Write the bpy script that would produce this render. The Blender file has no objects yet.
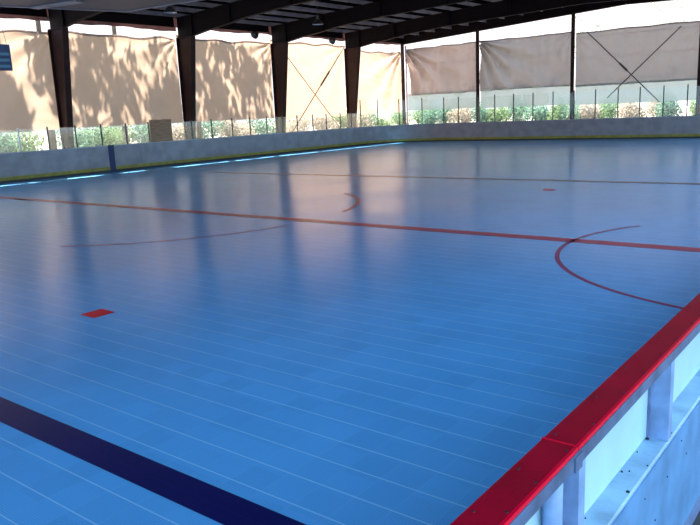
import bpy, bmesh, math, random
from mathutils import Vector, Matrix, noise
random.seed(7)
SC = bpy.context.scene
COL = SC.collection
W, L, HB, RC = 25.12, 27.82, 1.055, 3.5      # rink width, far end, board height, corner radius
TX, TY = -26.7, 31.0                          # planes of the side and end curtains

# ------------------------------------------------------------------ materials
def mat(name, col, rough=0.6, spec=0.5, metal=0.0, var=0.0, vscale=3.0, bump=0.0, bscale=40.0, col2=None, stretch=None):
    m = bpy.data.materials.new(name); m.use_nodes = True
    nt = m.node_tree; b = nt.nodes['Principled BSDF']
    b.inputs['Roughness'].default_value = rough
    b.inputs['Specular IOR Level'].default_value = spec
    b.inputs['Metallic'].default_value = metal
    tc = nt.nodes.new('ShaderNodeTexCoord'); mp = nt.nodes.new('ShaderNodeMapping')
    nt.links.new(tc.outputs['Object'], mp.inputs['Vector'])
    if stretch: mp.inputs['Scale'].default_value = stretch
    n = nt.nodes.new('ShaderNodeTexNoise'); n.inputs['Scale'].default_value = vscale; n.inputs['Detail'].default_value = 5
    nt.links.new(mp.outputs['Vector'], n.inputs['Vector'])
    r = nt.nodes.new('ShaderNodeMix'); r.data_type = 'RGBA'
    c2 = col2 if col2 else tuple(max(0, c * (1 - var)) for c in col)
    r.inputs[6].default_value = (*col, 1); r.inputs[7].default_value = (*c2, 1)
    cr = nt.nodes.new('ShaderNodeMapRange'); cr.inputs[1].default_value = 0.38; cr.inputs[2].default_value = 0.66
    nt.links.new(n.outputs['Fac'], cr.inputs[0]); nt.links.new(cr.outputs[0], r.inputs[0])
    nt.links.new(r.outputs[2], b.inputs['Base Color'])
    if bump > 0:
        n2 = nt.nodes.new('ShaderNodeTexNoise'); n2.inputs['Scale'].default_value = bscale
        nt.links.new(tc.outputs['Object'], n2.inputs['Vector'])
        bp = nt.nodes.new('ShaderNodeBump'); bp.inputs['Strength'].default_value = bump; bp.inputs['Distance'].default_value = 0.01
        nt.links.new(n2.outputs['Fac'], bp.inputs['Height']); nt.links.new(bp.outputs['Normal'], b.inputs['Normal'])
    return m

def tile_mat(name, col, seam, rough=0.3, spec=0.5, seamw=0.022):
    """interlocking plastic sport tiles: seams on a square grid, fine perforated surface"""
    m = bpy.data.materials.new(name); m.use_nodes = True
    nt = m.node_tree; b = nt.nodes['Principled BSDF']; N = nt.nodes.new; K = nt.links.new
    geo = N('ShaderNodeNewGeometry'); sep = N('ShaderNodeSeparateXYZ'); K(geo.outputs['Position'], sep.inputs[0])
    T = 0.232
    def math_(op, a, b_=None):
        n = N('ShaderNodeMath'); n.operation = op
        for i, v in enumerate((a, b_)):
            if v is None: continue
            if hasattr(v, 'type') or hasattr(v, 'links'): K(v, n.inputs[i])
            else: n.inputs[i].default_value = v
        return n.outputs[0]
    def line(sock, off, w):
        s = math_('ADD', sock, off); s = math_('DIVIDE', s, T); s = math_('FRACT', s)
        s = math_('SUBTRACT', s, 0.5); s = math_('ABSOLUTE', s)
        return math_('GREATER_THAN', s, 0.5 - w)
    ly = line(sep.outputs['Y'], 100 * T + 0.184, seamw)
    lx = line(sep.outputs['X'], 200 * T, seamw * .7)
    # fine dots of the perforated surface
    def tri(sock, per):
        s = math_('DIVIDE', sock, per); s = math_('FRACT', s); s = math_('SUBTRACT', s, 0.5); return math_('ABSOLUTE', s)
    dots = math_('MULTIPLY', tri(sep.outputs['X'], 0.0139), tri(sep.outputs['Y'], 0.0139))
    dots = math_('MULTIPLY', dots, 1.6)
    # tile to tile tone
    sc = N('ShaderNodeVectorMath'); sc.operation = 'SCALE'; sc.inputs['Scale'].default_value = 1 / T; K(geo.outputs['Position'], sc.inputs[0])
    fl = N('ShaderNodeVectorMath'); fl.operation = 'FLOOR'; K(sc.outputs[0], fl.inputs[0])
    wn = N('ShaderNodeTexWhiteNoise'); K(fl.outputs[0], wn.inputs['Vector'])
    big = N('ShaderNodeTexNoise'); big.inputs['Scale'].default_value = .35; big.inputs['Detail'].default_value = 4; K(geo.outputs['Position'], big.inputs['Vector'])
    tone = math_('MULTIPLY', wn.outputs['Value'], 0.07)
    tone = math_('ADD', tone, math_('MULTIPLY', big.outputs['Fac'], 0.30))
    tone = math_('ADD', tone, dots)
    tone = math_('ADD', tone, 0.65)
    base = N('ShaderNodeVectorMath'); base.operation = 'SCALE'; base.inputs[0].default_value = col; K(tone, base.inputs['Scale'])
    m1 = N('ShaderNodeMix'); m1.data_type = 'RGBA'
    K(math_('MAXIMUM', math_('MULTIPLY', ly, 0.55), math_('MULTIPLY', lx, 0.07)), m1.inputs[0])
    K(base.outputs[0], m1.inputs[6]); m1.inputs[7].default_value = (*seam, 1)
    K(m1.outputs[2], b.inputs['Base Color'])
    rn = math_('ADD', math_('MULTIPLY', big.outputs['Fac'], .12), rough - .06); K(rn, b.inputs['Roughness'])
    b.inputs['Specular IOR Level'].default_value = spec
    bm_ = N('ShaderNodeBump'); bm_.inputs['Strength'].default_value = .04; bm_.inputs['Distance'].default_value = .002
    K(math_('MAXIMUM', ly, lx), bm_.inputs['Height']); bm_.invert = True; K(bm_.outputs['Normal'], b.inputs['Normal'])
    return m

def cloth_mat(name, col, trans, see=0.0, col2=None, scale=.5, glue=(1, 1, 1)):
    """thin woven sheet that lets light through"""
    m = bpy.data.materials.new(name); m.use_nodes = True
    nt = m.node_tree; nt.nodes.remove(nt.nodes['Principled BSDF']); out = nt.nodes['Material Output']
    N = nt.nodes.new; K = nt.links.new
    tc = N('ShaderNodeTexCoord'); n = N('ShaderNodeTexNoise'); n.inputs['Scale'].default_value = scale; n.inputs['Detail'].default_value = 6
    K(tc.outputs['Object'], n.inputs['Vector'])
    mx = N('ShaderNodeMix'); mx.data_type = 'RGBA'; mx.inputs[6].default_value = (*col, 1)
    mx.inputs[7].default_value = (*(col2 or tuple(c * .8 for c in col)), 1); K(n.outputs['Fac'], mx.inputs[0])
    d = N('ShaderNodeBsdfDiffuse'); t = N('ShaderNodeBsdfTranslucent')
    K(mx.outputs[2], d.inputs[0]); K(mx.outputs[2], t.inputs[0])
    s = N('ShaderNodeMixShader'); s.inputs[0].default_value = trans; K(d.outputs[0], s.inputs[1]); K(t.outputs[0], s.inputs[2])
    last = s
    if see > 0:
        tr = N('ShaderNodeBsdfTransparent'); s2 = N('ShaderNodeMixShader'); s2.inputs[0].default_value = see
        K(s.outputs[0], s2.inputs[1]); K(tr.outputs[0], s2.inputs[2]); last = s2
    K(last.outputs[0], out.inputs[0])
    return m

def glass_mat(name, haze=0.15, tint=(.93, .97, .96)):
    m = bpy.data.materials.new(name); m.use_nodes = True
    nt = m.node_tree; nt.nodes.remove(nt.nodes['Principled BSDF']); out = nt.nodes['Material Output']
    N = nt.nodes.new; K = nt.links.new
    tr = N('ShaderNodeBsdfTransparent'); tr.inputs[0].default_value = (*tint, 1)
    g = N('ShaderNodeBsdfGlossy'); g.inputs['Roughness'].default_value = .05; g.inputs[0].default_value = (.9, .95, 1, 1)
    d = N('ShaderNodeBsdfTranslucent'); d.inputs[0].default_value = (.85, .95, .95, 1)
    fr = N('ShaderNodeFresnel'); fr.inputs[0].default_value = 1.45
    a = N('ShaderNodeMixShader'); a.inputs[0].default_value = haze; K(tr.outputs[0], a.inputs[1]); K(d.outputs[0], a.inputs[2])
    b = N('ShaderNodeMixShader'); K(fr.outputs[0], b.inputs[0]); K(a.outputs[0], b.inputs[1]); K(g.outputs[0], b.inputs[2])
    K(b.outputs[0], out.inputs[0])
    return m

def leaf_mat(name, col, col2):
    m = cloth_mat(name, col, .45, 0, col2, 1.3); return m

M = {}
M['tile'] = tile_mat('blue sport tile', (.115, .43, .93), (.38, .70, 1.0), spec=.15, rough=.22)
M['tile_blue'] = tile_mat('navy sport tile', (.006, .010, .11), (.02, .03, .22), seamw=.008, spec=.25)
M['tile_red'] = tile_mat('red sport tile', (.50, .0, .09), (.5, .05, .15), seamw=.008, spec=.2)
M['tile_red_faded'] = tile_mat('faded red paint', (.30, .01, .14), (.3, .1, .25), seamw=.01, spec=.2)
M['tile_red_bright'] = tile_mat('bright red spot', (.90, .005, .03), (.8, .03, .06), seamw=.006, rough=.4, spec=.1)
M['dark_tape'] = mat('dark tape', (.05, .05, .09), .5)
M['cap'] = mat('red board cap', (.34, .0, .018), .45, .25, var=.22, vscale=6, bump=.08, bscale=90)
M['cap_lip'] = mat('red cap edge', (.75, .0, .03), .35, .4, var=.1)
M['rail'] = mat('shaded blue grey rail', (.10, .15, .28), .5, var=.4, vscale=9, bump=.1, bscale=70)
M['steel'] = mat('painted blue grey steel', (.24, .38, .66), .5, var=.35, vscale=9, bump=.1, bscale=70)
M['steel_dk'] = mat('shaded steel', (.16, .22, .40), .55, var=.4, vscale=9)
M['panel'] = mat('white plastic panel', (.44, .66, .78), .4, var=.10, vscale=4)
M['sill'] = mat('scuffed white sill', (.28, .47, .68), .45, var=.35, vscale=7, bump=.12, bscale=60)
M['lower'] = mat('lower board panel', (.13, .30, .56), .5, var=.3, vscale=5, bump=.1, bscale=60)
M['bolt'] = mat('dark bolt', (.02, .02, .035), .5, .5, .5)
M['board'] = mat('scuffed white dasher', (.37, .31, .325), .5, var=.25, vscale=2.2, bump=.03, bscale=30)
M['joint'] = mat('board joint', (.34, .29, .30), .5)
M['boardcap'] = mat('pale board cap', (.48, .42, .44), .5, var=.15)
M['yellow'] = mat('yellow kick strip', (.42, .32, .03), .5, var=.3, vscale=4)
M['base'] = mat('dark base strip', (.05, .045, .05), .7)
M['navy'] = mat('navy stripe', (.012, .016, .09), .5)
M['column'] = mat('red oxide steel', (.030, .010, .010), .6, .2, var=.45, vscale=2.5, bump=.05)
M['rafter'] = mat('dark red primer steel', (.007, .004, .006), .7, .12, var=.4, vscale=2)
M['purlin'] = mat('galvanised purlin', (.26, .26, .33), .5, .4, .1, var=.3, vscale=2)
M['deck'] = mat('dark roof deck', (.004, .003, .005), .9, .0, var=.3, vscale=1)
M['eave'] = cloth_mat('pinkish eave strip', (.15, .075, .075), .5, .10, (.08, .04, .045), 1.2)
M['grey'] = mat('grey blue sheet metal', (.035, .045, .075), .5, .2, .0, var=.25, vscale=.7)
M['greyedge'] = mat('pale sheet edge', (.13, .15, .22), .4, .4, .0, var=.2)
M['wood'] = mat('brown plywood', (.50, .24, .13), .8, var=.35, vscale=3, stretch=(1, 1, 6))
M['sign_blue'] = mat('blue sign sheet', (.035, .07, .20), .5, var=.3, vscale=4)
M['sign_teal'] = mat('teal sign stripe', (.10, .30, .42), .5, var=.2, vscale=4)
M['rod'] = mat('rusty brace rod', (.075, .035, .025), .6, var=.3)
M['rod_dk'] = mat('dark brace rod', (.10, .07, .08), .6)
M['pipe'] = mat('white downpipe', (.80, .66, .68), .5, var=.1)
M['post_glass'] = mat('dark glass post', (.045, .06, .065), .5, var=.3)
M['post_white'] = mat('pale glass post', (.65, .68, .68), .5)
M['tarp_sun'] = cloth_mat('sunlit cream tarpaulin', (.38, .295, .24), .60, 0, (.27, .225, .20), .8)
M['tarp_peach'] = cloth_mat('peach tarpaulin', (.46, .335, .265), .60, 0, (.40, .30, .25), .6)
M['tarp_grey'] = cloth_mat('grey tarpaulin', (.38, .34, .33), .52, 0, (.28, .26, .27), .9)
M['tarp_warm'] = cloth_mat('warm grey tarpaulin', (.46, .36, .33), .54, 0, (.36, .29, .28), .7)
M['tarp_pale'] = cloth_mat('pale green screen', (.46, .54, .51), .58, .12, (.34, .42, .41), 1.2)
M['seam'] = cloth_mat('tarpaulin hem', (.42, .36, .36), .4)
M['glass'] = glass_mat('board glass', .10)
M['glass_hazy'] = glass_mat('hazy board glass', .24)
M['lamp'] = mat('lamp housing', (.06, .055, .065), .4, .5, .5)
M['lamp_in'] = mat('lamp reflector', (.55, .55, .60), .3, .6, .3)
M['ground'] = mat('pale dry ground', (.26, .25, .24), .9, var=.5, vscale=.6)
M['apron'] = mat('dark concrete', (.055, .055, .065), .8, var=.4, vscale=2.5, bump=.1)
M['leafA'] = leaf_mat('green leaves', (.09, .19, .08), (.20, .28, .15))
M['leafB'] = leaf_mat('blue green leaves', (.08, .19, .14), (.17, .28, .22))
M['leafC'] = leaf_mat('pale dry leaves', (.42, .38, .30), (.30, .26, .26))
M['leafP'] = leaf_mat('sky washed pale leaves', (.22, .26, .22), (.30, .32, .28))  # lightened to imitate foliage washed out by the overexposed sky
M['bark'] = mat('tree bark', (.16, .11, .08), .9, var=.4, vscale=4)
M['palebark'] = mat('sky washed bark', (.6, .58, .55), .9)  # bark lightened the same way, as if bleached by sky glare
M['stem'] = mat('shrub stem', (.14, .10, .07), .9)

# ------------------------------------------------------------------ helpers
def link(name, me, m, parent=None, smooth=False):
    o = bpy.data.objects.new(name, me); COL.objects.link(o)
    if m is not None: me.materials.append(m)
    if smooth:
        for p in me.polygons: p.use_smooth = True
    if parent is not None:
        o.parent = parent; o.matrix_parent_inverse = Matrix.Identity(4)
        o.location = -parent.location if False else o.location
    return o
class MB:
    def __init__(s, org=(0, 0, 0)): s.bm = bmesh.new(); s.o = Vector(org)
    def face(s, pts):
        vs = [s.bm.verts.new(Vector(p) - s.o) for p in pts]; s.bm.faces.new(vs)
    def prism(s, prof, axis, a, b):
        """profile points (2D) extruded along axis from a to b"""
        def P(q, t):
            return {'x': (t, q[0], q[1]), 'y': (q[0], t, q[1]), 'z': (q[0], q[1], t)}[axis]
        n = len(prof)
        A = [s.bm.verts.new(Vector(P(q, a)) - s.o) for q in prof]; B = [s.bm.verts.new(Vector(P(q, b)) - s.o) for q in prof]
        s.bm.faces.new(A); s.bm.faces.new(B[::-1])
        for i in range(n): s.bm.faces.new((A[i], B[i], B[(i + 1) % n], A[(i + 1) % n]))
    def box(s, x0, x1, y0, y1, z0, z1):
        s.prism([(x0, y0), (x1, y0), (x1, y1), (x0, y1)], 'z', z0, z1)
    def tube(s, a, b, r, n=10, r2=None):
        a, b = Vector(a) - s.o, Vector(b) - s.o; d = (b - a).normalized()
        t = Vector((0, 0, 1)) if abs(d.z) < .9 else Vector((1, 0, 0)); u = d.cross(t).normalized(); v = d.cross(u)
        r2 = r if r2 is None else r2
        A = [s.bm.verts.new(a + (u * math.cos(k * math.tau / n) + v * math.sin(k * math.tau / n)) * r) for k in range(n)]
        B = [s.bm.verts.new(b + (u * math.cos(k * math.tau / n) + v * math.sin(k * math.tau / n)) * r2) for k in range(n)]
        s.bm.faces.new(A); s.bm.faces.new(B[::-1])
        for i in range(n): s.bm.faces.new((A[i], B[i], B[(i + 1) % n], A[(i + 1) % n]))
    def path(s, pts, prof_fn, closed_prof=True):
        """sweep: prof_fn(i) gives list of 3D points at each path station"""
        rings = [[s.bm.verts.new(Vector(p) - s.o) for p in prof_fn(i)] for i in range(len(pts))]
        n = len(rings[0])
        for a, b in zip(rings[:-1], rings[1:]):
            for i in range(n): s.bm.faces.new((a[i], b[i], b[(i + 1) % n], a[(i + 1) % n]))
        s.bm.faces.new(rings[0]); s.bm.faces.new(rings[-1][::-1])
    def lathe(s, prof, c, n=24):
        c = Vector(c) - s.o
        rings = []
        for r, z in prof:
            rings.append([s.bm.verts.new(c + Vector((r * math.cos(k * math.tau / n), r * math.sin(k * math.tau / n), z))) for k in range(n)])
        for a, b in zip(rings[:-1], rings[1:]):
            for i in range(n): s.bm.faces.new((a[i], a[(i + 1) % n], b[(i + 1) % n], b[i]))
    def build(s, name, m, parent=None, bevel=0, smooth=False):
        bmesh.ops.recalc_face_normals(s.bm, faces=s.bm.faces)
        me = bpy.data.meshes.new(name); s.bm.to_mesh(me); s.bm.free()
        o = link(name, me, M[m] if m else None, parent, smooth)
        if parent is None: o.location = s.o
        else: o.location = s.o - Vector(parent.location)
        if bevel:
            bv = o.modifiers.new('Bevel', 'BEVEL'); bv.width = bevel; bv.segments = 2; bv.limit_method = 'ANGLE'
        return o
def tag(o, label=None, cat=None, group=None, kind=None):
    if label: o['label'] = label
    if cat: o['category'] = cat
    if group: o['group'] = group
    if kind: o['kind'] = kind
    return o
def empty(name, loc, label, cat, group=None, kind=None):
    o = bpy.data.objects.new(name, None); COL.objects.link(o); o.location = loc; o.empty_display_size = .2
    return tag(o, label, cat, group, kind)

# ------------------------------------------------------------------ ground and floor
b = MB(); b.box(-140, 120, -100, 170, -.3, -.12)
tag(b.build('ground', 'ground'), 'pale dry ground outside the rink building', 'ground', kind='structure')
b = MB(); b.box(-27.2, 3.0, -30, 31.6, -.12, -.006)
tag(b.build('trim_1', 'apron'), 'dark concrete slab around the rink boards', 'slab', kind='structure')

def rink_outline():
    pts = [(0, -26)]
    # far right corner
    n = 16
    for k in range(n + 1):
        a = k / n * math.pi / 2; pts.append((-RC + RC * math.cos(a), L - RC + RC * math.sin(a)))
    for k in range(n + 1):
        a = math.pi / 2 + k / n * math.pi / 2; pts.append((-W + RC + RC * math.cos(a), L - RC + RC * math.sin(a)))
    pts.append((-W, -26))
    return pts
b = MB(); b.prism(rink_outline(), 'z', -.006, 0.0)
floor = tag(b.build('floor', 'tile'), 'glossy blue interlocking tile rink floor', 'floor', kind='structure')
ZL = .0025
def flat(name, m, label, polys):
    b = MB()
    for q in polys: b.face([(x, y, ZL) for x, y in q])
    return tag(b.build(name, m, floor), label)
def arc(cx, cy, r, a0, a1, w, n=48):
    out = []
    for k in range(n):
        p, q = [math.radians(a0 + (a1 - a0) * (k + e) / n) for e in (0, 1)]
        out.append([(cx + (r - w / 2) * math.cos(p), cy + (r - w / 2) * math.sin(p)), (cx + (r + w / 2) * math.cos(p), cy + (r + w / 2) * math.sin(p)),
                    (cx + (r + w / 2) * math.cos(q), cy + (r + w / 2) * math.sin(q)), (cx + (r - w / 2) * math.cos(q), cy + (r - w / 2) * math.sin(q))])
    return out
D = 7.83
flat('blue_line', 'tile_blue', 'wide navy line across the floor in the foreground', [[(-W, -D - .115), (0, -D - .115), (0, -D + .115), (-W, -D + .115)]])
flat('blue_line', 'tile_blue', 'thin navy line across the far end of the floor', [[(-20.2, D - .13), (0, D - .14), (0, D + .14), (-20.2, D + .13)]])
flat('center_line', 'tile_red', 'red line across the middle of the floor', [[(-W, -.14), (0, -.14), (0, .14), (-W, .14)]])
flat('crease_arc', 'tile_red_faded', 'thin faded red arc curving out from the near boards', arc(0, 0, 3.05, 148, 262, .06))
flat('circle_arc', 'tile_red_faded', 'faint curved line of the centre circle, near side', arc(-W / 2, 0, 4.46, 301, 352, .06))
flat('circle_arc', 'tile_red', 'short red curve of the centre circle, far side', arc(-W / 2, 0, 4.46, 15, 60, .09, 16))
s = .13
flat('face_off_spot', 'tile_red_bright', 'small red square face-off spot at front left', [[(-5.92 - s, -5.95 - s), (-5.92 + s, -5.95 - s), (-5.92 + s, -5.95 + s), (-5.92 - s, -5.95 + s)]])
flat('face_off_spot', 'tile_red_bright', 'small red face-off spot far beyond the centre line', [[(-5.85 - s, 5.83 - s), (-5.85 + s, 5.83 - s), (-5.85 + s, 5.83 + s), (-5.85 - s, 5.83 + s)]])
flat('dark_mark', 'dark_tape', 'short dark tape patch on the left of the red line', [[(-22.3, -.09), (-21.8, -.09), (-21.8, .13), (-22.3, .13)]])
flat('dark_mark', 'dark_tape', 'dark tape patch on the red line by the centre circle', [[(-18.9, -.15), (-18.1, -.15), (-18.1, -.02), (-18.9, -.02)]])

# ------------------------------------------------------------------ far boards
def board_path(kind):
    if kind == 'side': return [(-W, y) for y in (-26, -10, 0, 8, 16, L - RC)], (1, 0)
    if kind == 'corner':
        return [(-W + RC + RC * math.cos(math.pi - k / 14 * math.pi / 2), L - RC + RC * math.sin(math.pi - k / 14 * math.pi / 2)) for k in range(15)], None
    if kind == 'end': return [(x, L) for x in (-W + RC, -14, -7, -RC)], None
def sweep(pts, off0, off1, z0, z1, org):
    """band standing along pts, between offsets (positive = away from rink)"""
    b = MB(org)
    nrm = []
    for i, p in enumerate(pts):
        a = Vector(pts[max(i - 1, 0)]); c = Vector(pts[min(i + 1, len(pts) - 1)]); t = (c - a).normalized()
        nrm.append(Vector((-t.y, t.x)))
    def prof(i):
        p = Vector(pts[i]); n = nrm[i]; u, v = p + n * off0, p + n * off1
        return [(u.x, u.y, z0), (v.x, v.y, z0), (v.x, v.y, z1), (u.x, u.y, z1)]
    b.path(pts, prof); return b
def boards(kind, label):
    pts, _ = board_path(kind)
    org = Vector((*pts[len(pts) // 2], 0))
    t = empty('dasher_board', org, label, 'rink boards')
    sweep(pts, 0.0, .06, .20, HB - .03, org).build('board_panel', 'board', t)
    sweep(pts, -.015, .10, HB - .03, HB + .005, org).build('cap_rail', 'boardcap', t)
    sweep(pts, -.018, .06, .075, .20, org).build('kick_strip', 'yellow', t)
    sweep(pts, -.01, .06, 0.0, .075, org).build('base_strip', 'base', t)
    return t
side = boards('side', 'long scuffed white rink boards with yellow kick strip down the left side')
corner = boards('corner', 'curved white rink boards in the far left corner')
endb = boards('end', 'straight white rink boards with yellow kick strip across the far end')
b = MB((-W + .004, 7.3, 0)); b.box(-W, -W + .02, 7.17, 7.43, .0, HB + .01)
tag(b.build('stripe', 'navy', side), 'navy vertical stripe on the boards')
# joints between board panels
for y in [3.9 + 2.44 * k for k in range(9)]:
    if abs(y - 7.3) < .4: continue
    b = MB((-W, y, 0)); b.box(-W, -W + .006, y - .012, y + .012, .2, HB - .03); b.build('panel_joint', 'joint', side)
for x in [-19.5 + 2.44 * k for k in range(6)]:
    b = MB((x, L, 0)); b.box(x - .012, x + .012, L - .006, L, .2, HB - .03); b.build('panel_joint', 'joint', endb)

def post(p, n, z1, parent, m='post_glass', w=.022):
    b = MB((p[0], p[1], HB)); b.box(p[0] - w, p[0] + w, p[1] - w, p[1] + w, HB + .006, z1)
    b.build('glass_post', m, parent)
def pane(p, q, z1, parent, m='glass'):
    b = MB((p[0], p[1], HB)); p = Vector(p); q = Vector(q); t = (q - p).normalized(); e = .03
    p2, q2 = p + t * e, q - t * e
    b.face([(p2.x, p2.y, HB + .01), (q2.x, q2.y, HB + .01), (q2.x, q2.y, z1), (p2.x, p2.y, z1)])
    b.build('glass_pane', m, parent)
GX = -W - .045
ys = [1.2, 2.38, 3.54, 4.68, 5.83, 6.97, 8.14, 9.27, 10.47, 11.62, 12.8, 14.1, 15.28, 16.45, 17.6, 18.75, 20.0, 21.15, 22.4, 23.4, L - RC]
for i, y in enumerate(ys):
    post((GX, y), None, 1.92 if y < 24 else 2.62, side, 'post_white' if y in (1.2, 3.54, 10.47) else 'post_glass')
    if i + 1 < len(ys): pane((GX, y), (GX, ys[i + 1]), 1.86, side, 'glass_hazy')
# tall glass round the corner and across the end
cpts = []
for k in range(5):
    a = math.pi - k / 4 * math.pi / 2; cpts.append((-W + RC + (RC + .045) * math.cos(a), L - RC + (RC + .045) * math.sin(a)))
for i in range(4):
    if i: post(cpts[i], None, 2.6, corner)
    pane(cpts[i], cpts[i + 1], 2.5, corner)
xs = [-W + RC, -20.63, -19.45, -18.30, -17.15, -16.0, -14.86, -13.7, -12.57, -11.42, -10.34, -9.22, -8.13, -7.0, -5.8, -4.6, -RC]
for i, x in enumerate(xs):
    post((x, L + .045), None, 2.55, endb)
    if i + 1 < len(xs): pane((x, L + .045), (xs[i + 1], L + .045), 2.46, endb)

# plywood sheet on the side boards
b = MB((GX + .06, 9.87, HB)); b.box(GX + .05, GX + .075, 9.29, 10.44, HB + .008, 2.0)
pw = tag(b.build('plywood_sheet', 'wood'), 'brown plywood sheet standing on top of the left side boards', 'board')
b = MB((GX + .078, 9.87, HB)); b.box(GX + .075, GX + .085, 9.29, 10.44, 1.46, 1.52); b.build('batten', 'wood', pw)

# ------------------------------------------------------------------ near boards
near = empty('dasher_board', (0.05, -6, 0), 'near rink boards with red cap and open blue-grey steel framing', 'rink boards')
Y0, Y1, SEAM = -14.0, L - RC, -8.26
def cap(y0, y1):
    y = (y0 + y1) / 2
    b = MB((0.05, y, 1.04)); b.prism([(0.0, 1.036), (.094, 1.036), (.094, HB), (.004, HB), (0, HB - .004)], 'y', y0, y1)
    c = b.build('cap_rail', 'cap', near)
    b = MB((0.1, y, 1.04)); b.prism([(.094, 1.040), (.102, 1.040), (.105, 1.046), (.104, HB + .001), (.0945, HB + .001)], 'y', y0, y1)  # brighter red puts the highlight of the rounded edge into the colour
    l = b.build('edge_lip', 'cap_lip', near); tag(l, 'raised lip on the outer edge of the cap, its highlight painted brighter red')
    return c
c1 = cap(Y0, SEAM - .002); c2 = cap(SEAM + .002, Y1)
tag(c1, 'crimson cap rail section before the seam'); tag(c2, 'crimson cap rail section running beyond the seam')
b = MB((0.05, SEAM, HB)); b.box(0.0, .1, SEAM - .005, SEAM + .005, 1.04, HB + .0006); tag(b.build('cap_seam', 'cap_lip', near), 'bright red seam across the cap')
# cap screws
def dot(c, r, h, axis, name, m='bolt', parent=near):
    b = MB(c); e = Vector((0, 0, h)) if axis == 'z' else Vector((h, 0, 0)); b.tube(c, Vector(c) + e, r, 8, r * .8); return b.build(name, m, parent)
for (x, y) in [(.022, -8.70), (.086, -8.66), (.022, -8.46), (.086, -8.50), (.086, -8.30), (.022, -8.22), (.024, -7.9), (.086, -7.82), (.022, -7.6), (.086, -7.4), (.024, -7.2), (.088, -6.95), (.022, -6.7), (.086, -6.5), (.086, -8.1), (.088, -7.62), (.088, -7.2)]:
    dot((x, y, HB), .0045, .0022, 'z', 'screw', 'bolt')
YB = Y1
# top rail: angle iron under the cap
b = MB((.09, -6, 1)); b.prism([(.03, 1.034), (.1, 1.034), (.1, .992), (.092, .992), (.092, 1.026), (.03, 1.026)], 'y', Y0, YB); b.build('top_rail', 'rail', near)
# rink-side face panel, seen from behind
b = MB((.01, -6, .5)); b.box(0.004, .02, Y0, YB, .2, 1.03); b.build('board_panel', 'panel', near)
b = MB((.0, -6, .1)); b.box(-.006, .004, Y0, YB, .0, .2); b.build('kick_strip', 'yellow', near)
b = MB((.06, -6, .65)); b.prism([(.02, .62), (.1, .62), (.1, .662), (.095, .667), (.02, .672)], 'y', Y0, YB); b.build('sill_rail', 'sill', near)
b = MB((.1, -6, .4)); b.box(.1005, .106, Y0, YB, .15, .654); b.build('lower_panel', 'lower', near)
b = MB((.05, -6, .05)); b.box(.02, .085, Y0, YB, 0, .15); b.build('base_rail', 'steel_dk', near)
stud_y = [-8.26 - .94 * 3, -8.26 - .94 * 2, -8.26 - .94, -7.28] + [-7.28 + .94 * k for k in range(1, 33)]
def stud(y, dbl=False):
    b = MB((.06, y, .8))
    # C-channel: web facing along y, flanges front and back, open towards +y
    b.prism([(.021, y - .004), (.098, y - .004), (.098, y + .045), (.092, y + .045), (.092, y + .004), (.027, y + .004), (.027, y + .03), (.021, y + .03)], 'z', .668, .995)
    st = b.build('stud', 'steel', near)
    b = MB((.022, y, .8)); b.box(.0205, .028, y - .014, y - .004, .672, 1.0); b.build('stud_flange_shadow', 'steel_dk', st).location = Vector((.022, y, .8)) - Vector(near.location) - st.location  # dark strip paints the flange shadow onto the stud
    return st
for y in stud_y:
    if y < YB - .2: stud(y)
# doubled stud with a round pipe at the cap seam
stud(SEAM + .03)
b = MB((.055, SEAM - .05, .8)); b.tube((.052, SEAM - .045, .669), (.052, SEAM - .045, .995), .027, 16); tag(b.build('stud', 'steel', near, smooth=True), 'round upright beneath the cap seam')
b = MB((.1, SEAM, .95)); b.box(.1, .106, SEAM - .02, SEAM + .03, .985, 1.03); b.build('joint_plate', 'rail', near)
# bolt heads and black marks on sill, studs and lower panel
for (x, y, z, r) in [(.031, -7.315, .6745, .008), (.088, -7.74, .668, .007), (.03, -7.62, .671, .0045), (.03, -7.98, .671, .003), (.05, -7.6, .67, .003), (.09, -7.2, .667, .004), (.03, -6.98, .671, .004), (.09, -7.52, .667, .003), (.03, -7.44, .671, .003)]:
    dot((x, y, z), r, .004, 'z', 'bolt_head')
for (y, z, r) in [(-7.68, .47, .006), (-7.3, .53, .004), (-7.45, .42, .004), (-7.0, .50, .004), (-7.6, .58, .003), (-7.1, .60, .003), (-6.7, .52, .004)]:
    dot((.106, y, z), r, .003, 'x', 'bolt_head')

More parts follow.
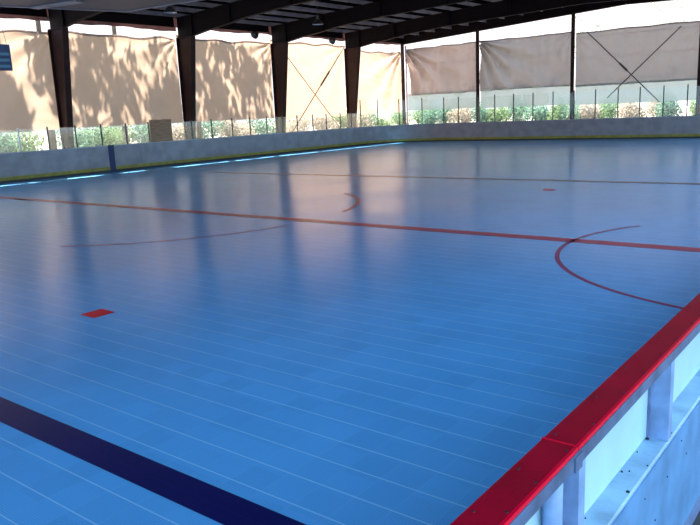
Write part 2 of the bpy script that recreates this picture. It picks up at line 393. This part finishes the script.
# ------------------------------------------------------------------ steel building
FR = [0.0, 6.1, 12.4, 18.6, 24.85]
def deck_z(x):
    return 6.90 + .06 * (x + 23.09) if x < -12.2 else 6.90 + .06 * (-12.2 + 23.09) - .06 * (x + 12.2)
colnames = ['tapered dark red steel column at the left edge of the rink, outside the frame', 'leftmost tapered dark red steel column behind the left boards',
            'second tapered steel column from the left, right of the plywood sheet', 'third tapered steel column from the left, left of the crossed rods',
            'fourth tapered steel column from the left, between crossed rods and peach curtain']
for i, y in enumerate(FR):
    if i == 0: continue
    t = empty('steel_column', (-26.5, y, -.006), colnames[i], 'column', 'tapered steel columns along the left side')
    b = MB((-26.5, y, 0)); b.prism([(-26.48, -.006), (-26.18, -.006), (-25.46, 5.62), (-26.48, 5.62)], 'y', y - .01, y + .01); b.build('web', 'column', t)
    b = MB((-26.5, y, 0)); b.box(-26.5, -26.48, y - .13, y + .13, -.006, 5.62); b.build('outer_flange', 'column', t)
    b = MB((-26.5, y, 0)); b.prism([(-26.18, -.006), (-26.16, -.006), (-25.44, 5.62), (-25.46, 5.62)], 'y', y - .13, y + .13); b.build('inner_flange', 'column', t)
    b = MB((-26.5, y, 0)); b.box(-26.56, -26.0, y - .18, y + .18, -.006, .02); b.build('base_plate', 'column', t)
    b = MB((-26.5, y, 0)); b.box(-26.49, -25.44, y - .12, y + .12, 5.60, 5.625); b.build('cap_plate', 'column', t)
prof_b = [(-26.48, 5.63), (-25.40, 5.63), (-24.4, 5.77), (-23.6, 5.84), (-22.9, 5.92), (-21.9, 6.05), (-20.3, 6.16), (-19.4, 6.21), (-18.0, 6.26), (-15.9, 6.33), (-12.2, 6.45)]
prof_b = prof_b + [(-24.4 - x, z) for x, z in prof_b[::-1][1:]]
order = ['nearest', 'second', 'third', 'fourth', 'farthest']
rl = ['', 'dark steel roof rafter rising from the leftmost column', 'dark steel roof rafter rising from the second column', 'dark steel roof rafter rising from the third column',
      'dark steel roof rafter rising from the fourth column, nearest the far end']
for i, y in enumerate(FR):
    if i == 0: continue
    t = empty('roof_rafter', (-26.3, y, 5.63), rl[i], 'rafter', 'dark roof rafters')
    top = [(x, deck_z(x) - .215) for x, _ in prof_b]
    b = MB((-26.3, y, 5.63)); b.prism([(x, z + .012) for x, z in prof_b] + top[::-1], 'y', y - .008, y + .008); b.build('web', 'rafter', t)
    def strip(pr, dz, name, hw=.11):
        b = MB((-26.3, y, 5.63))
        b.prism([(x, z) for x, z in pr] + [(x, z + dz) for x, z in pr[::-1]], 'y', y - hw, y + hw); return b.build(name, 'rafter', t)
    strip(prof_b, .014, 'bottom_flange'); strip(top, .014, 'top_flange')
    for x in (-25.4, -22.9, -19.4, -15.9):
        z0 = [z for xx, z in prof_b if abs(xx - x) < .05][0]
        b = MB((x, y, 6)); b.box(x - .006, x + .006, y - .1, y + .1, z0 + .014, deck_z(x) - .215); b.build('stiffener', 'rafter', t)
# purlins
words = ['first', 'second', 'third', 'fourth', 'fifth', 'sixth', 'seventh', 'eighth', 'ninth', 'tenth', 'eleventh', 'twelfth']
px = [-26.3 + 1.19 * k for k in range(12)]
for k, x in enumerate(px):
    z = deck_z(x) - .198
    b = MB((x, 12, z)); b.prism([(x - .035, z), (x + .035, z), (x + .035, z + .012), (x + .004, z + .012), (x + .004, z + .18), (x - .035, z + .18), (x - .035, z + .192), (x + .012, z + .192) if False else (x - .036, z + .194), (x - .004, z + .194), (x - .004, z + .012), (x - .035, z + .012)][:5] + [(x - .004, z + .18), (x - .004, z + .012), (x - .035, z + .012)], 'y', -3, TY - .15)
    tag(b.build('roof_purlin', 'purlin'), 'thin pale steel roof purlin, %s in from the left eave' % words[k], 'purlin', 'roof purlins')
for k in range(9):
    x = -24.4 - px[k] + 0
    z = deck_z(x) - .198
    b = MB((x, 12, z)); b.prism([(x - .035, z), (x + .035, z), (x + .035, z + .012), (x + .004, z + .012), (x + .004, z + .18), (x - .004, z + .18), (x - .004, z + .012), (x - .035, z + .012)], 'y', -3, TY - .15)
    tag(b.build('roof_purlin', 'purlin'), 'thin pale steel purlin on the right roof slope, %s in from the right eave' % words[k], 'purlin', 'roof purlins')
# deck
b = MB()
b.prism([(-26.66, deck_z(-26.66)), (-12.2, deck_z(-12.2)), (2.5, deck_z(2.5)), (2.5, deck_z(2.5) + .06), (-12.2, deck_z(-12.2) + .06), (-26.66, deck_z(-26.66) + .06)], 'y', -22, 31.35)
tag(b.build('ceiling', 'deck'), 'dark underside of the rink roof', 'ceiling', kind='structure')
# eave strips per bay, dark beams added for the shade above them, gable beam
fy = [-6.2, 0.0, 6.2, 12.4, 18.6, 24.85, 31.0]
lab = ['beside the left picture edge', 'left of the leftmost column', 'between the first and second column', 'between the second and third column', 'above the crossed rods', 'above the peach curtain in the corner']
for i in range(1, 6):
    y0, y1 = fy[i] + .01, fy[i + 1] - .01
    b = MB((-26.62, (y0 + y1) / 2, 6.2)); zz = 6.10 if i > 2 else 5.95
    n = 20; pts = [(-26.6, y0 + (y1 - y0) * k / n) for k in range(n + 1)]
    def pr(k, zz=zz, pts=pts, i=i):
        y = pts[k][1]; z = zz + .03 * math.sin(y * 1.3 + i) + .015 * math.sin(y * 5.3)
        return [(-26.64, y, z), (-26.58, y, z), (-26.58, y, 6.66), (-26.64, y, 6.66)]
    b.path(pts, pr)
    tag(b.build('eave_strip', 'eave'), 'pinkish brown eave strip ' + lab[i], 'eave strip', 'eave strips along the left side')
for i in range(1, 6):
    y0, y1 = fy[i] + .13, fy[i + 1] - .13; z0 = 6.20 if i > 2 else 6.10
    b = MB((-26.52, (y0 + y1) / 2, 6.3))
    b.prism([(-26.56, z0), (-26.44, z0), (-26.44, z0 + .015), (-26.545, z0 + .015), (-26.545, 6.60), (-26.44, 6.60), (-26.44, 6.615), (-26.56, 6.615)], 'y', y0, y1)  # added dark piece, leaves only the lower, lit part of the strip showing
    tag(b.build('eave_shade_beam', 'rafter'), 'added dark beam for the shaded top of the eave strip ' + lab[i], 'beam', 'added dark beams over the eave strips', 'thing')
def gz(x): return 6.13 + .056 * (x + 26.3) if x < -12.2 else 6.92 - .03 * (x + 12.2)
b = MB((-14, TY, 6.3)); b.prism([(-26.6, gz(-26.6)), (-12.2, gz(-12.2)), (1.6, gz(1.6)), (1.6, deck_z(1.6)), (-12.2, deck_z(-12.2)), (-26.6, deck_z(-26.6))], 'y', TY - .12, TY + .12)
tag(b.build('gable_beam', 'rafter'), 'dark sloping gable beam over the far end opening', 'beam', None, 'thing')
# end posts
for x, w, lb in [(-26.42, .09, 'dark slim steel post in the far left corner of the building'), (-20.92, .085, 'dark steel post at the far end, second from the corner'),
                 (-14.96, .085, 'dark steel post at the far end, just left of the long crossed braces'), (-8.28, .11, 'dark red steel post at the right edge of the picture'), (-2.2, .1, 'dark steel post at the far end behind the near boards line')]:
    if x > -5: continue
    t = empty('steel_post', (x, 30.82, -.006), lb, 'post', 'slim posts at the far end')
    b = MB((x, 30.82, 0)); b.box(x - w, x + w, 30.74, 30.752, -.006, gz(x) + .05); b.build('front_flange', 'column', t)
    b = MB((x, 30.82, 0)); b.box(x - w, x + w, 30.868, 30.88, -.006, gz(x) + .05); b.build('back_flange', 'column', t)
    b = MB((x, 30.82, 0)); b.box(x - .006, x + .006, 30.752, 30.868, -.006, gz(x) + .05); b.build('web', 'column', t)
b = MB((-26.08, 30.7, 0)); b.tube((-26.06, 30.66, -.006), (-26.06, 30.66, 6.0), .055, 14)
pp = tag(b.build('drain_pipe', 'pipe', smooth=True), 'pale pinkish vertical pipe beside the far corner post', 'pipe')
for z in (1.5, 3.4, 5.2):
    b = MB((-26.06, 30.66, z)); b.tube((-26.06, 30.66, z), (-26.06, 30.66, z + .05), .065, 14); b.build('pipe_clip', 'pipe', pp)

# ------------------------------------------------------------------ curtains
def curtain(P0, P1, ztop, zbot, m, seed, label, group, folds=.05, sag=.12, nrm=(1, 0), cr=(.5, 1.0), lower=None, tuck=None, seams=()):
    P0, P1 = Vector(P0), Vector(P1); Lh = (P1 - P0).length; nu, nv = 90, 60
    mid = (P0 + P1) / 2; org = Vector((mid.x, mid.y, zbot))
    bm = bmesh.new(); g = []
    rnd = random.Random(seed); ph = [rnd.uniform(0, 6) for _ in range(6)]
    def top(u):
        z = ztop - sag * math.sin(math.pi * u) + (.05 * noise.noise(Vector((u * 5 * Lh / 6, seed, 0))) + .04 * math.sin(u * 17 + ph[0])) * (.35 if seed > 5 else 1)
        return z
    def disp(u, v):
        s = u * Lh; h = v * (ztop - zbot)
        q = folds * (noise.noise(Vector((s * .9, h * .35, seed))) * 1.6 + .5 * noise.noise(Vector((s * 3.2, h * .5, seed + 9))))
        # tension creases fanning down from the upper corners
        a = math.atan2((1 - v) * (ztop - zbot), s + .1); q += folds * cr[0] * math.sin(a * 16 + ph[1]) * math.exp(-((s) / 2.4))
        a2 = math.atan2((1 - v) * (ztop - zbot), Lh - s + .1); q += folds * cr[1] * math.sin(a2 * 14 + ph[2]) * math.exp(-((Lh - s) / 2.4))
        q += folds * .35 * noise.noise(Vector((s * 2.0 + h * 1.5, h * 2.6, seed + 20)))
        return q
    for j in range(nv + 1):
        row = []
        for i in range(nu + 1):
            u, v = i / nu, j / nv
            zb = zbot + .04 * noise.noise(Vector((u * 6, seed + 3, 0)))
            z = zb + (top(u) - zb) * v; d = disp(u, v); p = P0.lerp(P1, u)
            row.append(bm.verts.new(Vector((p.x + nrm[0] * d, p.y + nrm[1] * d, z)) - org))
        g.append(row)
    for j in range(nv):
        for i in range(nu): bm.faces.new((g[j][i], g[j][i + 1], g[j + 1][i + 1], g[j + 1][i]))
    me = bpy.data.meshes.new('curtain'); bm.to_mesh(me); bm.free()
    o = link('tarpaulin_curtain', me, M[m], None, True); o.location = org
    tag(o, label, 'curtain', group)
    # horizontal sewn seams and hems as narrow bands following the cloth
    def band(v0, v1, name, mm, off=.012):
        bm = bmesh.new(); rows = []
        for v in (v0, v1):
            r = []
            for i in range(nu + 1):
                u = i / nu; zb = zbot + .04 * noise.noise(Vector((u * 6, seed + 3, 0))); z = zb + (top(u) - zb) * v
                d = disp(u, v) + off; p = P0.lerp(P1, u); r.append(bm.verts.new(Vector((p.x + nrm[0] * d, p.y + nrm[1] * d, z)) - org))
            rows.append(r)
        for i in range(nu): bm.faces.new((rows[0][i], rows[0][i + 1], rows[1][i + 1], rows[1][i]))
        me = bpy.data.meshes.new(name); bm.to_mesh(me); bm.free(); return link(name, me, M[mm], o, True)
    band(.975, .998, 'top_hem', 'seam')
    for v in seams: band(v, v + .006, 'seam', 'seam', .014)
    if lower:
        z0, z1, mm = lower
        bm = bmesh.new(); rows = []
        for j in range(13):
            r = []
            for i in range(nu + 1):
                u = i / nu; v = j / 12; p = P0.lerp(P1, u)
                d = .03 * noise.noise(Vector((u * Lh * 2.2, v * .6, seed + 50))) + .02 * math.sin(u * Lh * 7 + ph[3] + v) - .02
                r.append(bm.verts.new(Vector((p.x + nrm[0] * d, p.y + nrm[1] * d, z0 + (z1 - z0) * v)) - org))
            rows.append(r)
        for j in range(12):
            for i in range(nu): bm.faces.new((rows[j][i], rows[j][i + 1], rows[j + 1][i + 1], rows[j + 1][i]))
        me = bpy.data.meshes.new('lower_screen'); bm.to_mesh(me); bm.free()
        c = link('lower_screen', me, M[mm], o, True); tag(c, 'paler see-through greenish lower screen')
    return o
GS, GE = 'tarpaulin curtains along the left side', 'tarpaulin curtains across the far end'
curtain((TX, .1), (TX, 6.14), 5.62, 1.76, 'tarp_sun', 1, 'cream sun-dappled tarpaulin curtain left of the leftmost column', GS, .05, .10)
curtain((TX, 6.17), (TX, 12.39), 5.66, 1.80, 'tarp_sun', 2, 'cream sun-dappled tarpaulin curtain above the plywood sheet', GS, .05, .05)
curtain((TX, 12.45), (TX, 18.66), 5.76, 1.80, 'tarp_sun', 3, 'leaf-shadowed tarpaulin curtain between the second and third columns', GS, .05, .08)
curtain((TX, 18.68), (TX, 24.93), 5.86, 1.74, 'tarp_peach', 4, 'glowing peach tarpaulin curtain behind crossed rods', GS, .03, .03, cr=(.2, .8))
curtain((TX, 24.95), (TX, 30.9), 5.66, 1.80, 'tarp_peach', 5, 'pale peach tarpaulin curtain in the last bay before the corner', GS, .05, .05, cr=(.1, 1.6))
curtain((-26.2, TY), (-21.02, TY), 5.84, 2.83, 'tarp_warm', 6, 'warm grey tarpaulin curtain at the far end next to the corner pipe', GE, .16, .02, (0, -1), (1.6, .2), (1.86, 2.95, 'tarp_pale'), seams=(.64,))
curtain((-20.83, TY), (-15.06, TY), 5.84, 2.86, 'tarp_grey', 7, 'grey draped tarpaulin curtain at the far end between two dark posts', GE, .17, .03, (0, -1), (1.5, .3), (1.82, 2.95, 'tarp_pale'), seams=(.05, .62))
curtain((-14.86, TY), (-8.4, TY), 5.72, 2.78, 'tarp_grey', 8, 'flat grey tarpaulin curtain behind the long crossed braces', GE, .07, -.02, (0, -1), (.4, .3), (1.78, 2.9, 'tarp_pale'), seams=(.10, .52, .9))
curtain((-8.15, TY), (-2.0, TY), 5.70, 2.78, 'tarp_grey', 9, 'grey tarpaulin curtain at the far end beyond the right edge post', GE, .035, 0, (0, -1), (.4, .3), (1.78, 2.9, 'tarp_pale'))

# braces
def rod(a, b_, r, m, label, thick=None, grp=None):
    mid = (Vector(a) + Vector(b_)) / 2; b = MB(mid); b.tube(a, b_, r, 8)
    o = tag(b.build('brace_rod', m, smooth=True), label, 'brace', grp)
    if thick:
        t0, t1 = thick; A, B = Vector(a), Vector(b_); p, q = A.lerp(B, t0), A.lerp(B, t1)
        bb = MB(p); bb.tube(p, q, r * 2.0, 8); bb.build('turnbuckle', m, o)
    return o
rod((-26.56, 18.75, 6.0), (-26.56, 24.8, .37), .022, 'rod', 'thin rusty rod falling to the right across the peach curtain', None, 'crossed rods on the left side')
rod((-26.42, 24.70, 5.75), (-26.42, 18.82, .19), .026, 'rod', 'rusty rod rising to the right across the peach curtain, with turnbuckle', (.26, .40), 'crossed rods on the left side')
rod((-14.2, 30.86, 5.72), (-10.2, 30.86, 1.75), .030, 'rod_dk', 'dark brace falling to the right across the grey end curtain, with turnbuckle', (.46, .56), 'crossed braces at the far end')
rod((-9.3, 30.80, 5.5), (-12.95, 30.80, 2.1), .030, 'rod_dk', 'dark brace rising to the right across the grey end curtain', None, 'crossed braces at the far end')

# hanging blue sign
t = empty('hanging_sign', (-26.3, 3.7, 3.98), 'blue sign with teal stripes hanging over the leftmost curtain', 'sign')
b = MB((-26.3, 3.7, 4.4)); b.box(-26.32, -26.29, 2.9, 4.25, 4.03, 4.98); b.build('sign_board', 'sign_blue', t)
for z in (4.14, 4.36, 4.58):
    b = MB((-26.285, 3.7, z)); b.box(-26.289, -26.283, 2.95, 4.18, z, z + .10); b.build('sign_stripe', 'sign_teal', t)
for y in (3.0, 4.15):
    b = MB((-26.3, y, 5)); b.tube((-26.305, y, 4.98), (-26.55, y, 5.9), .008, 6); b.build('hanger', 'rod_dk', t)

# suspended grey sheet metal duct box near the roof
t = empty('ceiling_duct', (-17, 1.5, 5.5), 'large blue-grey sheet metal box hanging under the roof at upper left', 'duct')
b = MB((-17, 1.5, 5.5)); q = [(-19.97, 4.98), (-21.3, .4), (-15.8, -2.6), (-13.6, 5.75)]
b.prism(q, 'z', 5.50, 5.9); b.build('duct_body', 'grey', t)
b = MB((-17, 1.5, 5.5))
def edge(b, a, c, w, z0, z1):
    a, c = Vector(a), Vector(c); d = (c - a).normalized(); n = Vector((-d.y, d.x)) * w
    b.prism([tuple(a - n), tuple(c - n), tuple(c + n), tuple(a + n)], 'z', z0, z1)
edge(b, q[0], q[3], .035, 5.465, 5.52); edge(b, q[0], q[1], .035, 5.465, 5.52); b.build('edge_trim', 'greyedge', t)
b = MB((-17, 1.5, 5.5)); edge(b, (-20.75, 2.25), (-18.9, 2.65), .16, 5.44, 5.49); b.build('bracket', 'greyedge', t)
for p in ((-19.7, 4.6), (-20.9, .9), (-14.5, 5.2)):
    b = MB((p[0], p[1], 6)); b.tube((p[0], p[1], 5.9), (p[0], p[1], deck_z(p[0])), .012, 6); b.build('hanger', 'rod_dk', t)

# lamps
def highbay(x, y, z, label):
    t = empty('high_bay_lamp', (x, y, z), label, 'lamp', 'hanging lamps under the roof')
    b = MB((x, y, z)); b.lathe([(.26, 0), (.25, .03), (.16, .17), (.09, .22), (.0, .22)], (x, y, z)); b.build('lamp_shade', 'lamp', t, smooth=True)
    b = MB((x, y, z)); b.lathe([(.245, .005), (.15, .16), (.0, .17)], (x, y, z)); b.build('reflector', 'lamp_in', t, smooth=True)
    b = MB((x, y, z)); b.tube((x, y, z + .2), (x, y, z + .42), .075, 12); b.build('ballast', 'lamp', t)
    b = MB((x, y, z)); b.tube((x, y, z + .42), (x, y, deck_z(x) - .2), .014, 6); b.build('hanger', 'lamp', t)
highbay(-21.6, 16.6, 5.98, 'round hanging lamp under the roof between the second and third rafters')
highbay(-22.4, 8.75, 6.0, 'round hanging lamp under the roof near the second column')
def eavelamp(y, label):
    t = empty('flood_lamp', (-26.2, y, 6.05), label, 'lamp', 'small lamps on the eave')
    b = MB((-26.2, y, 6.05)); b.tube((-26.25, y, 6.02), (-26.05, y, 5.96), .16, 16, .2); b.build('lamp_shade', 'lamp', t, smooth=True)
    b = MB((-26.2, y, 6.05)); b.tube((-26.57, y, 6.2), (-26.2, y, 6.02), .02, 8); b.build('bracket', 'lamp', t)
eavelamp(17.0, 'small flood lamp on the eave strip left of the third column')
eavelamp(23.2, 'small flood lamp on the eave strip above the crossed rods')

# ------------------------------------------------------------------ planting outside
def leaves(b, c, rad, n, size, rnd, squash=1.0, shell=.35):
    for _ in range(n):
        d = Vector((rnd.gauss(0, 1), rnd.gauss(0, 1), rnd.gauss(0, 1))).normalized() * (rnd.random() ** shell)
        p = Vector(c) + Vector((d.x * rad[0], d.y * rad[1], d.z * rad[2])) - b.o
        u = Vector((rnd.gauss(0, 1), rnd.gauss(0, 1), rnd.gauss(0, 1))).normalized(); v = u.orthogonal().normalized()
        s = size * rnd.uniform(.6, 1.3)
        vs = [b.bm.verts.new(p + u * s), b.bm.verts.new(p + v * s * .55), b.bm.verts.new(p - u * s), b.bm.verts.new(p - v * s * .55)]
        b.bm.faces.new(vs)
def shrub(x, y, h, w, m, label, grp, seed, n=900, size=.07):
    rnd = random.Random(seed)
    t = empty('shrub', (x, y, -.12), label, 'shrub', grp)
    b = MB((x, y, 0))
    for k in range(5):
        leaves(b, (x + rnd.uniform(-w, w) * .55, y + rnd.uniform(-w, w) * .55, h * rnd.uniform(.45, .85)), (w * .6, w * .6, h * .34), n // 5, size, rnd)
    b.build('foliage', m, t)
    b = MB((x, y, 0))
    for k in range(4):
        b.tube((x, y, -.12), (x + rnd.uniform(-w, w) * .4, y + rnd.uniform(-w, w) * .4, h * .7), .025, 6, .01)
    b.build('stem', 'stem', t)
rnd = random.Random(3)
kinds = {'leafA': 'green leafy', 'leafB': 'blue-green leafy', 'leafC': 'dry pale'}
left_wh = ['at the left picture edge', 'left of the leftmost column', 'just left of the leftmost column', 'just right of the leftmost column', 'above the navy stripe', 'left of the plywood sheet', 'behind the plywood sheet',
           'just left of the second column', 'just right of the second column', 'left below the leaf-shadowed curtain', 'right below the leaf-shadowed curtain', 'just left of the third column', 'just right of the third column',
           'below the middle of the crossed rods', 'just left of the fourth column', 'just right of the fourth column', 'below the last peach curtain', 'just left of the corner post', 'past the building corner']
pat = 'BBABAABCBCCBCCCACBA'
for k in range(19):
    m = 'leaf' + pat[k]; y = 3.2 + k * 1.68
    shrub(-29.4 - rnd.uniform(0, 1.6), y, rnd.uniform(1.5, 1.95), 1.15, m, kinds[m] + ' shrub outside the left boards, ' + left_wh[k], 'shrubs outside the left side', 20 + k, 1500, .075)
end_wh = ['behind the corner post', 'behind the corner pipe', 'left beneath the warm grey curtain', 'beneath the warm grey curtain centre', 'right beneath the warm grey curtain', 'just left of the second end post',
          'just right of the second end post', 'left beneath the draped grey curtain', 'beneath the middle of the draped curtain', 'right beneath the draped grey curtain', 'left of the post beside the long braces', 'right of the post beside the long braces',
          'left of the left foot of the long braces', 'under the left foot of the long braces', 'beneath the crossing of the long braces', 'under the right foot of the long braces', 'left of the right edge post', 'behind the right edge post', 'at the right picture edge']
pat = 'AABBCBABBABCACCBABA'
for k in range(19):
    m = 'leaf' + pat[k]; x = -29.4 + k * 1.27
    shrub(x, 34.2 + rnd.uniform(0, 1.8), rnd.uniform(1.75, 2.1), .95, m, kinds[m] + ' shrub past the end boards, ' + end_wh[k], 'shrubs beyond the far end', 60 + k, 1500, .075)
def tree(x, y, h, r, m, label, grp, seed, n, size, zc, rz, shell=.6):
    rnd = random.Random(seed); t = empty('tree', (x, y, -.12), label, 'tree', grp)
    b = MB((x, y, 0))
    K = 26
    for k in range(K):
        a = rnd.uniform(0, 6.28); q = math.sqrt(rnd.uniform(.02, 1)) * r
        leaves(b, (x + q * math.cos(a) * .45, y + q * math.sin(a), zc + rnd.uniform(-1, 1) * rz), (r * .24, r * .30, rz * .26), n // K, size, rnd, shell=shell)
    b.build('crown', m, t)
    b = MB((x, y, 0)); b.tube((x, y, -.12), (x, y, zc), .16, 10, .07)
    for k in range(9):
        a = rnd.uniform(0, 6.28); z0 = rnd.uniform(zc - rz * 1.2, zc)
        b.tube((x, y, z0), (x + r * .55 * math.cos(a), y + r * .9 * math.sin(a), z0 + rz * .8), .05, 6, .015)
    b.build('trunk', 'bark' if m != 'leafP' else 'palebark', t)
for i, (x, y) in enumerate([(-30.0, 2.5), (-29.6, 7.4), (-30.2, 11.6), (-29.8, 16.0)]):
    tree(x, y, 11, 2.35, 'leafA', 'tall leafy tree outside the left curtains, ' + ['farthest left', 'beyond the dappled curtain', 'beyond the second column', 'beyond the leaf-shadowed curtain'][i], 'trees outside the left side', 90 + i, 760, .21, 9.9, 2.1)
tree(-23.0, 56, 11, 3.2, 'leafP', 'pale tree against the white sky left of the long braces post', 'pale trees beyond the far end', 120, 1500, .09, 7.6, 1.8)
tree(-16.0, 54, 11, 3.0, 'leafP', 'pale tree against the white sky above the long crossed braces', 'pale trees beyond the far end', 121, 1500, .09, 8.0, 1.8)

# ------------------------------------------------------------------ light
w = bpy.data.worlds.new('World'); SC.world = w; w.use_nodes = True
nt = w.node_tree; bg = nt.nodes['Background']
tc = nt.nodes.new('ShaderNodeTexCoord'); sx = nt.nodes.new('ShaderNodeSeparateXYZ'); nt.links.new(tc.outputs['Generated'], sx.inputs[0])
# bright milky sky on the sunny side, bluer behind
dt = nt.nodes.new('ShaderNodeVectorMath'); dt.operation = 'DOT_PRODUCT'; dt.inputs[1].default_value = (.8, -.6, 0); nt.links.new(tc.outputs['Generated'], dt.inputs[0])
mr = nt.nodes.new('ShaderNodeMapRange'); mr.inputs[1].default_value = -.45; mr.inputs[2].default_value = .25; nt.links.new(dt.outputs['Value'], mr.inputs[0])
mx = nt.nodes.new('ShaderNodeMix'); mx.data_type = 'RGBA'; nt.links.new(mr.outputs[0], mx.inputs[0])
mx.inputs[6].default_value = (.44, .42, .43, 1); mx.inputs[7].default_value = (.46, .74, 1.0, 1)
nt.links.new(mx.outputs[2], bg.inputs['Color']); bg.inputs['Strength'].default_value = 3.6
sun = bpy.data.lights.new('sun', 'SUN'); sun.energy = 40; sun.angle = math.radians(1.0); sun.color = (1, .86, .68)
so = bpy.data.objects.new('sun', sun); COL.objects.link(so)
so.rotation_euler = Vector((2.85, .35, -5.9)).to_track_quat('-Z', 'Y').to_euler(); so.location = (-40, 5, 40)

# ------------------------------------------------------------------ camera
cam = bpy.data.cameras.new('camera'); co = bpy.data.objects.new('camera', cam); COL.objects.link(co)
r = Vector((0.78901329, 0.61280956, -0.04384596)); u = Vector((-0.0922988, 0.18878929, 0.97767046)); f = Vector((-0.60740346, 0.76734806, -0.20551886))
m = Matrix((( r.x, u.x, -f.x, .75150), (r.y, u.y, -f.y, -10.04026), (r.z, u.z, -f.z, 1.97189), (0, 0, 0, 1)))
co.matrix_world = m
cam.sensor_width = 36; cam.lens = 717.53 / 700 * 36; cam.clip_end = 500; cam.clip_start = .05
SC.camera = co
SC.view_settings.view_transform = 'Standard'; SC.view_settings.look = 'None'; SC.view_settings.exposure = 0
SC.cycles.use_denoising = True
SC.cycles.max_bounces = 10; SC.cycles.transparent_max_bounces = 12
SC.cycles.sample_clamp_indirect = 8
